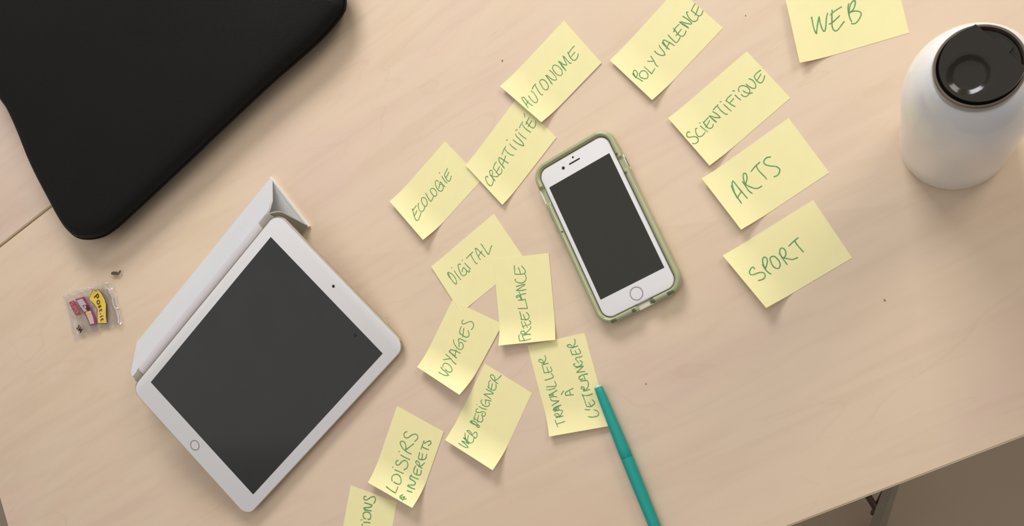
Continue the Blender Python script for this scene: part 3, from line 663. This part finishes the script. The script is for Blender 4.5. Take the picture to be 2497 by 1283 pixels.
# welded edges: ribbons of bunched film, whitened as painted highlights, along top and right
M['weld_highlight'] = mat('bunched_film_highlight', srgb(232, 226, 222), 0.14, spec=0.9, alpha=0.42, coat=0.6)
def weld_highlight(path, seed, w0_):
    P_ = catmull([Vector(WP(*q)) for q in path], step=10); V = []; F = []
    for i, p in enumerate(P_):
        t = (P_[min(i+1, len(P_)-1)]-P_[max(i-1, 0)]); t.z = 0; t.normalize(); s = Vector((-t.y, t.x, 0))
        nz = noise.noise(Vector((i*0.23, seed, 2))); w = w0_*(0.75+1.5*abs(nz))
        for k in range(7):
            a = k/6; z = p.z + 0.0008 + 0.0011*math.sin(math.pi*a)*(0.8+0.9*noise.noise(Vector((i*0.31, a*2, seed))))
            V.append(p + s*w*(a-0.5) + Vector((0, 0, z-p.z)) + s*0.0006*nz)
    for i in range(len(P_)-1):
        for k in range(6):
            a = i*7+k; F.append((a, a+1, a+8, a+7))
    mesh_obj('welded_edge_highlight', V, F, M['weld_highlight'], wr, sharp=180)
weld_highlight([(0.0, 0.02), (0.2, 0.03), (0.4, 0.0), (0.55, 0.03), (0.68, 0.06), (0.78, 0.02), (0.97, 0.0)], 3, 0.0011)
weld_highlight([(0.95, 0.05), (0.955, 0.3), (0.95, 0.55), (0.97, 0.75), (0.95, 0.97)], 8, 0.0013)
# printing and painted shade patches: coordinates on the film in units of the sheet picture (a right, b down), mapped affinely
ax = (w1-w0); 
def pw(a_, b_):
    # solve affine through three sheet corners: (215,460)->w0, (890,260)->w1, (340,1090)->w3
    M2 = Matrix(((890-215, 340-215), (260-460, 1090-460))).inverted()
    s = M2 @ Vector((a_-215, b_-460)); p = w0+(w1-w0)*s.x+(w3-w0)*s.y-wo
    return (p.x, p.y)
def print_poly(name, pts, z, m, h=0.00012, smooth=False):
    poly = [pw(*p) for p in pts]
    return prism(name, poly, z-h, z, m, wr, smooth=smooth)
Z = 0.0042
print_poly('shaded_print_patch', [(760, 385), (880, 370), (930, 480), (1000, 740), (1010, 850), (800, 905), (760, 880), (850, 850), (850, 600), (790, 470)], Z-0.0002, M['grey_ink_shade'])  # translucent grey: shade over the text areas, painted as colour
print_poly('shaded_print_patch', [(440, 760), (560, 740), (600, 900), (690, 880), (735, 900), (720, 960), (490, 1015), (455, 900)], Z-0.0002, M['grey_ink_shade'])
ban = [(655, 385), (672, 395), (706, 417), (718, 382), (735, 400), (775, 450), (815, 525), (832, 590), (830, 700), (832, 770), (842, 850), (720, 855), (714, 790), (718, 660), (700, 630), (655, 570), (600, 525), (625, 460)]
def grow(pts, k):
    cx = sum(p[0] for p in pts)/len(pts); cy = sum(p[1] for p in pts)/len(pts); o = []
    n = len(pts)
    for i in range(n):
        a_ = Vector(pts[i-1]); b_ = Vector(pts[(i+1) % n]); t = (b_-a_).normalized(); nn = Vector((t.y, -t.x))
        o.append((pts[i][0]+nn.x*k, pts[i][1]+nn.y*k))
    return o
print_poly('logo_outline', grow(ban, 7), Z, M['brown_ink'])
lb = print_poly('logo_banner', ban, Z+0.0002, M['yellow_ink'])
print_poly('logo_banner', [(722, 665), (826, 640), (826, 770), (836, 846), (724, 849), (719, 790)], Z+0.0003, M['orange_ink'])
print_poly('label_block', [(308, 568), (370, 540), (400, 570), (440, 650), (482, 735), (410, 755), (360, 670), (330, 620)], Z, M['red_ink'])
fr_o = [(398, 525), (530, 485), (570, 560), (630, 650), (675, 750), (692, 868), (605, 895), (570, 800), (520, 710), (450, 610)]
print_poly('picture_frame_print', fr_o, Z, M['purple_ink'])
lp_ = print_poly('picture_print', [(418, 540), (500, 512), (560, 600), (560, 640), (590, 680), (530, 700), (470, 620)], Z+0.0002, M['pink_ink'])
M['cream_ink'] = mat('cream_print', srgb(196, 180, 160), 0.5)
M['lilac_ink'] = mat('lilac_print', srgb(188, 170, 170), 0.5)
lp_.data.materials[0] = M['lilac_ink']
print_poly('picture_print', [(545, 712), (618, 690), (650, 770), (668, 858), (612, 876), (582, 795)], Z+0.0002, M['cream_ink'])
print_poly('picture_print', [(500, 610), (560, 600), (595, 620), (610, 680), (570, 682)], Z+0.0003, M['brown_ink'])
print_poly('picture_print', [(525, 610), (555, 618), (560, 650), (535, 640)], Z+0.0004, M['cream_ink'])
print_poly('picture_print', [(575, 692), (620, 684), (632, 715), (560, 738), (552, 712)], Z+0.0004, M['orange_ink'])

def text_mesh(name, s, pos, size, ang, z, m, parent, xs=1.0, bold=0.0):
    cu = bpy.data.curves.new(name, 'FONT'); cu.body = s; cu.size = size; cu.align_x = 'CENTER'; cu.align_y = 'CENTER'
    cu.extrude = 0.00005; cu.offset = bold; cu.resolution_u = 4
    to = bpy.data.objects.new('tmp', cu); col.objects.link(to)
    dg = bpy.context.evaluated_depsgraph_get(); dg.update()
    me = bpy.data.meshes.new_from_object(to.evaluated_get(dg))
    bpy.data.objects.remove(to)
    me.name = name; me.materials.clear(); me.materials.append(m)
    o = bpy.data.objects.new(name, me); col.objects.link(o); o.parent = parent
    o.location = (pos[0], pos[1], z); o.rotation_euler = (0, 0, ang); o.scale = (xs, 1, 1)
    return o
dirv = lambda p, q: math.atan2(pw(*q)[1]-pw(*p)[1], pw(*q)[0]-pw(*p)[0])
LP = [('P', (703, 487), 0.0176), ('o', (736, 556), 0.0165), ('s', (754, 618), 0.0140), ('t', (765, 672), 0.0130), ('-', (764, 722), 0.0110), ('i', (772, 758), 0.0125), ('t', (782, 800), 0.0130)]
for k, (ch, pos, sz) in enumerate(LP):
    a_ = LP[max(k-1, 0)][1]; b_ = LP[min(k+1, len(LP)-1)][1]
    text_mesh('logo_letter', ch, pw(*pos), sz*0.62, dirv(a_, b_), Z+0.0005, M['brown_ink'], wr, bold=0.00012)
text_mesh('label_text', 'SUPER', pw(392, 650), 0.0068, dirv((345, 570), (440, 730)), Z+0.0003, M['pink_ink'], wr, 0.9, 0.0)
text_mesh('label_text', '3M', pw(455, 945), 0.0078, dirv((430, 920), (480, 975)), Z, M['brown_ink'], wr, 0.9, 0.0003)
for s_, p_, q_ in (('sticky notes', (270, 560), (400, 900)), ):
    pass
# faint line of small print down the left
for k in range(16):
    t = k/15; x = 262+150*t**1.3; y = 540+370*t
    if k in (3, 8): continue
    print_poly('small_print', [(x, y), (x+14, y-5), (x+20, y+9), (x+6, y+14)], Z-0.0003, M['grey_ink_shade'])
# torn dark strip of film at the top corner
tp = [(890, 150), (915, 133), (960, 135), (990, 148), (1008, 118), (1024, 115), (1018, 145), (1000, 165), (985, 182), (925, 182), (895, 178)]
print_poly('torn_strip', tp, 0.0030, M['tape_dark'], 0.0004)
print_poly('torn_strip', [(880, 205), (915, 228), (975, 203), (970, 211), (915, 238), (876, 214)], 0.0024, M['grey_ink_shade'], 0.0003)

# ------------------------------------------------------------------ crumbs
def crumb(x, y, r, label, el=1.0, rot=0.0):
    bm = bmesh.new(); bmesh.ops.create_icosphere(bm, subdivisions=2, radius=r)
    for q in bm.verts:
        k = 1+0.3*noise.noise(q.co*1500+Vector((x*90, y*70, 0)))
        q.co = Vector((q.co.x*k*el, q.co.y*k, q.co.z*k*0.6))
    me = bpy.data.meshes.new('crumb'); bm.to_mesh(me); bm.free(); me.materials.append(M['crumb'])
    o = bpy.data.objects.new('crumb', me); col.objects.link(o); o.location = (x, y, r*0.55); o.rotation_euler = (0, 0, rot)
    o['label'] = label; o['category'] = 'crumb'; o['group'] = 'tiny specks on the table'
crumb(-0.01658, 0.00079, 0.0005, 'tiny brown speck on the table below the SPORT note', 1.7, 2.3)
crumb(-0.19272, -0.06585, 0.0005, 'tiny dark speck on the table beside the teal pen cap')
crumb(-0.31974, 0.21015, 0.0006, 'tiny brown speck on the table left of the AUTONOME note', 1.3, 1.0)
crumb(-0.11146, 0.22080, 0.0004, 'tiny brown speck near the top, between the POLYVALENCE and WEB notes')
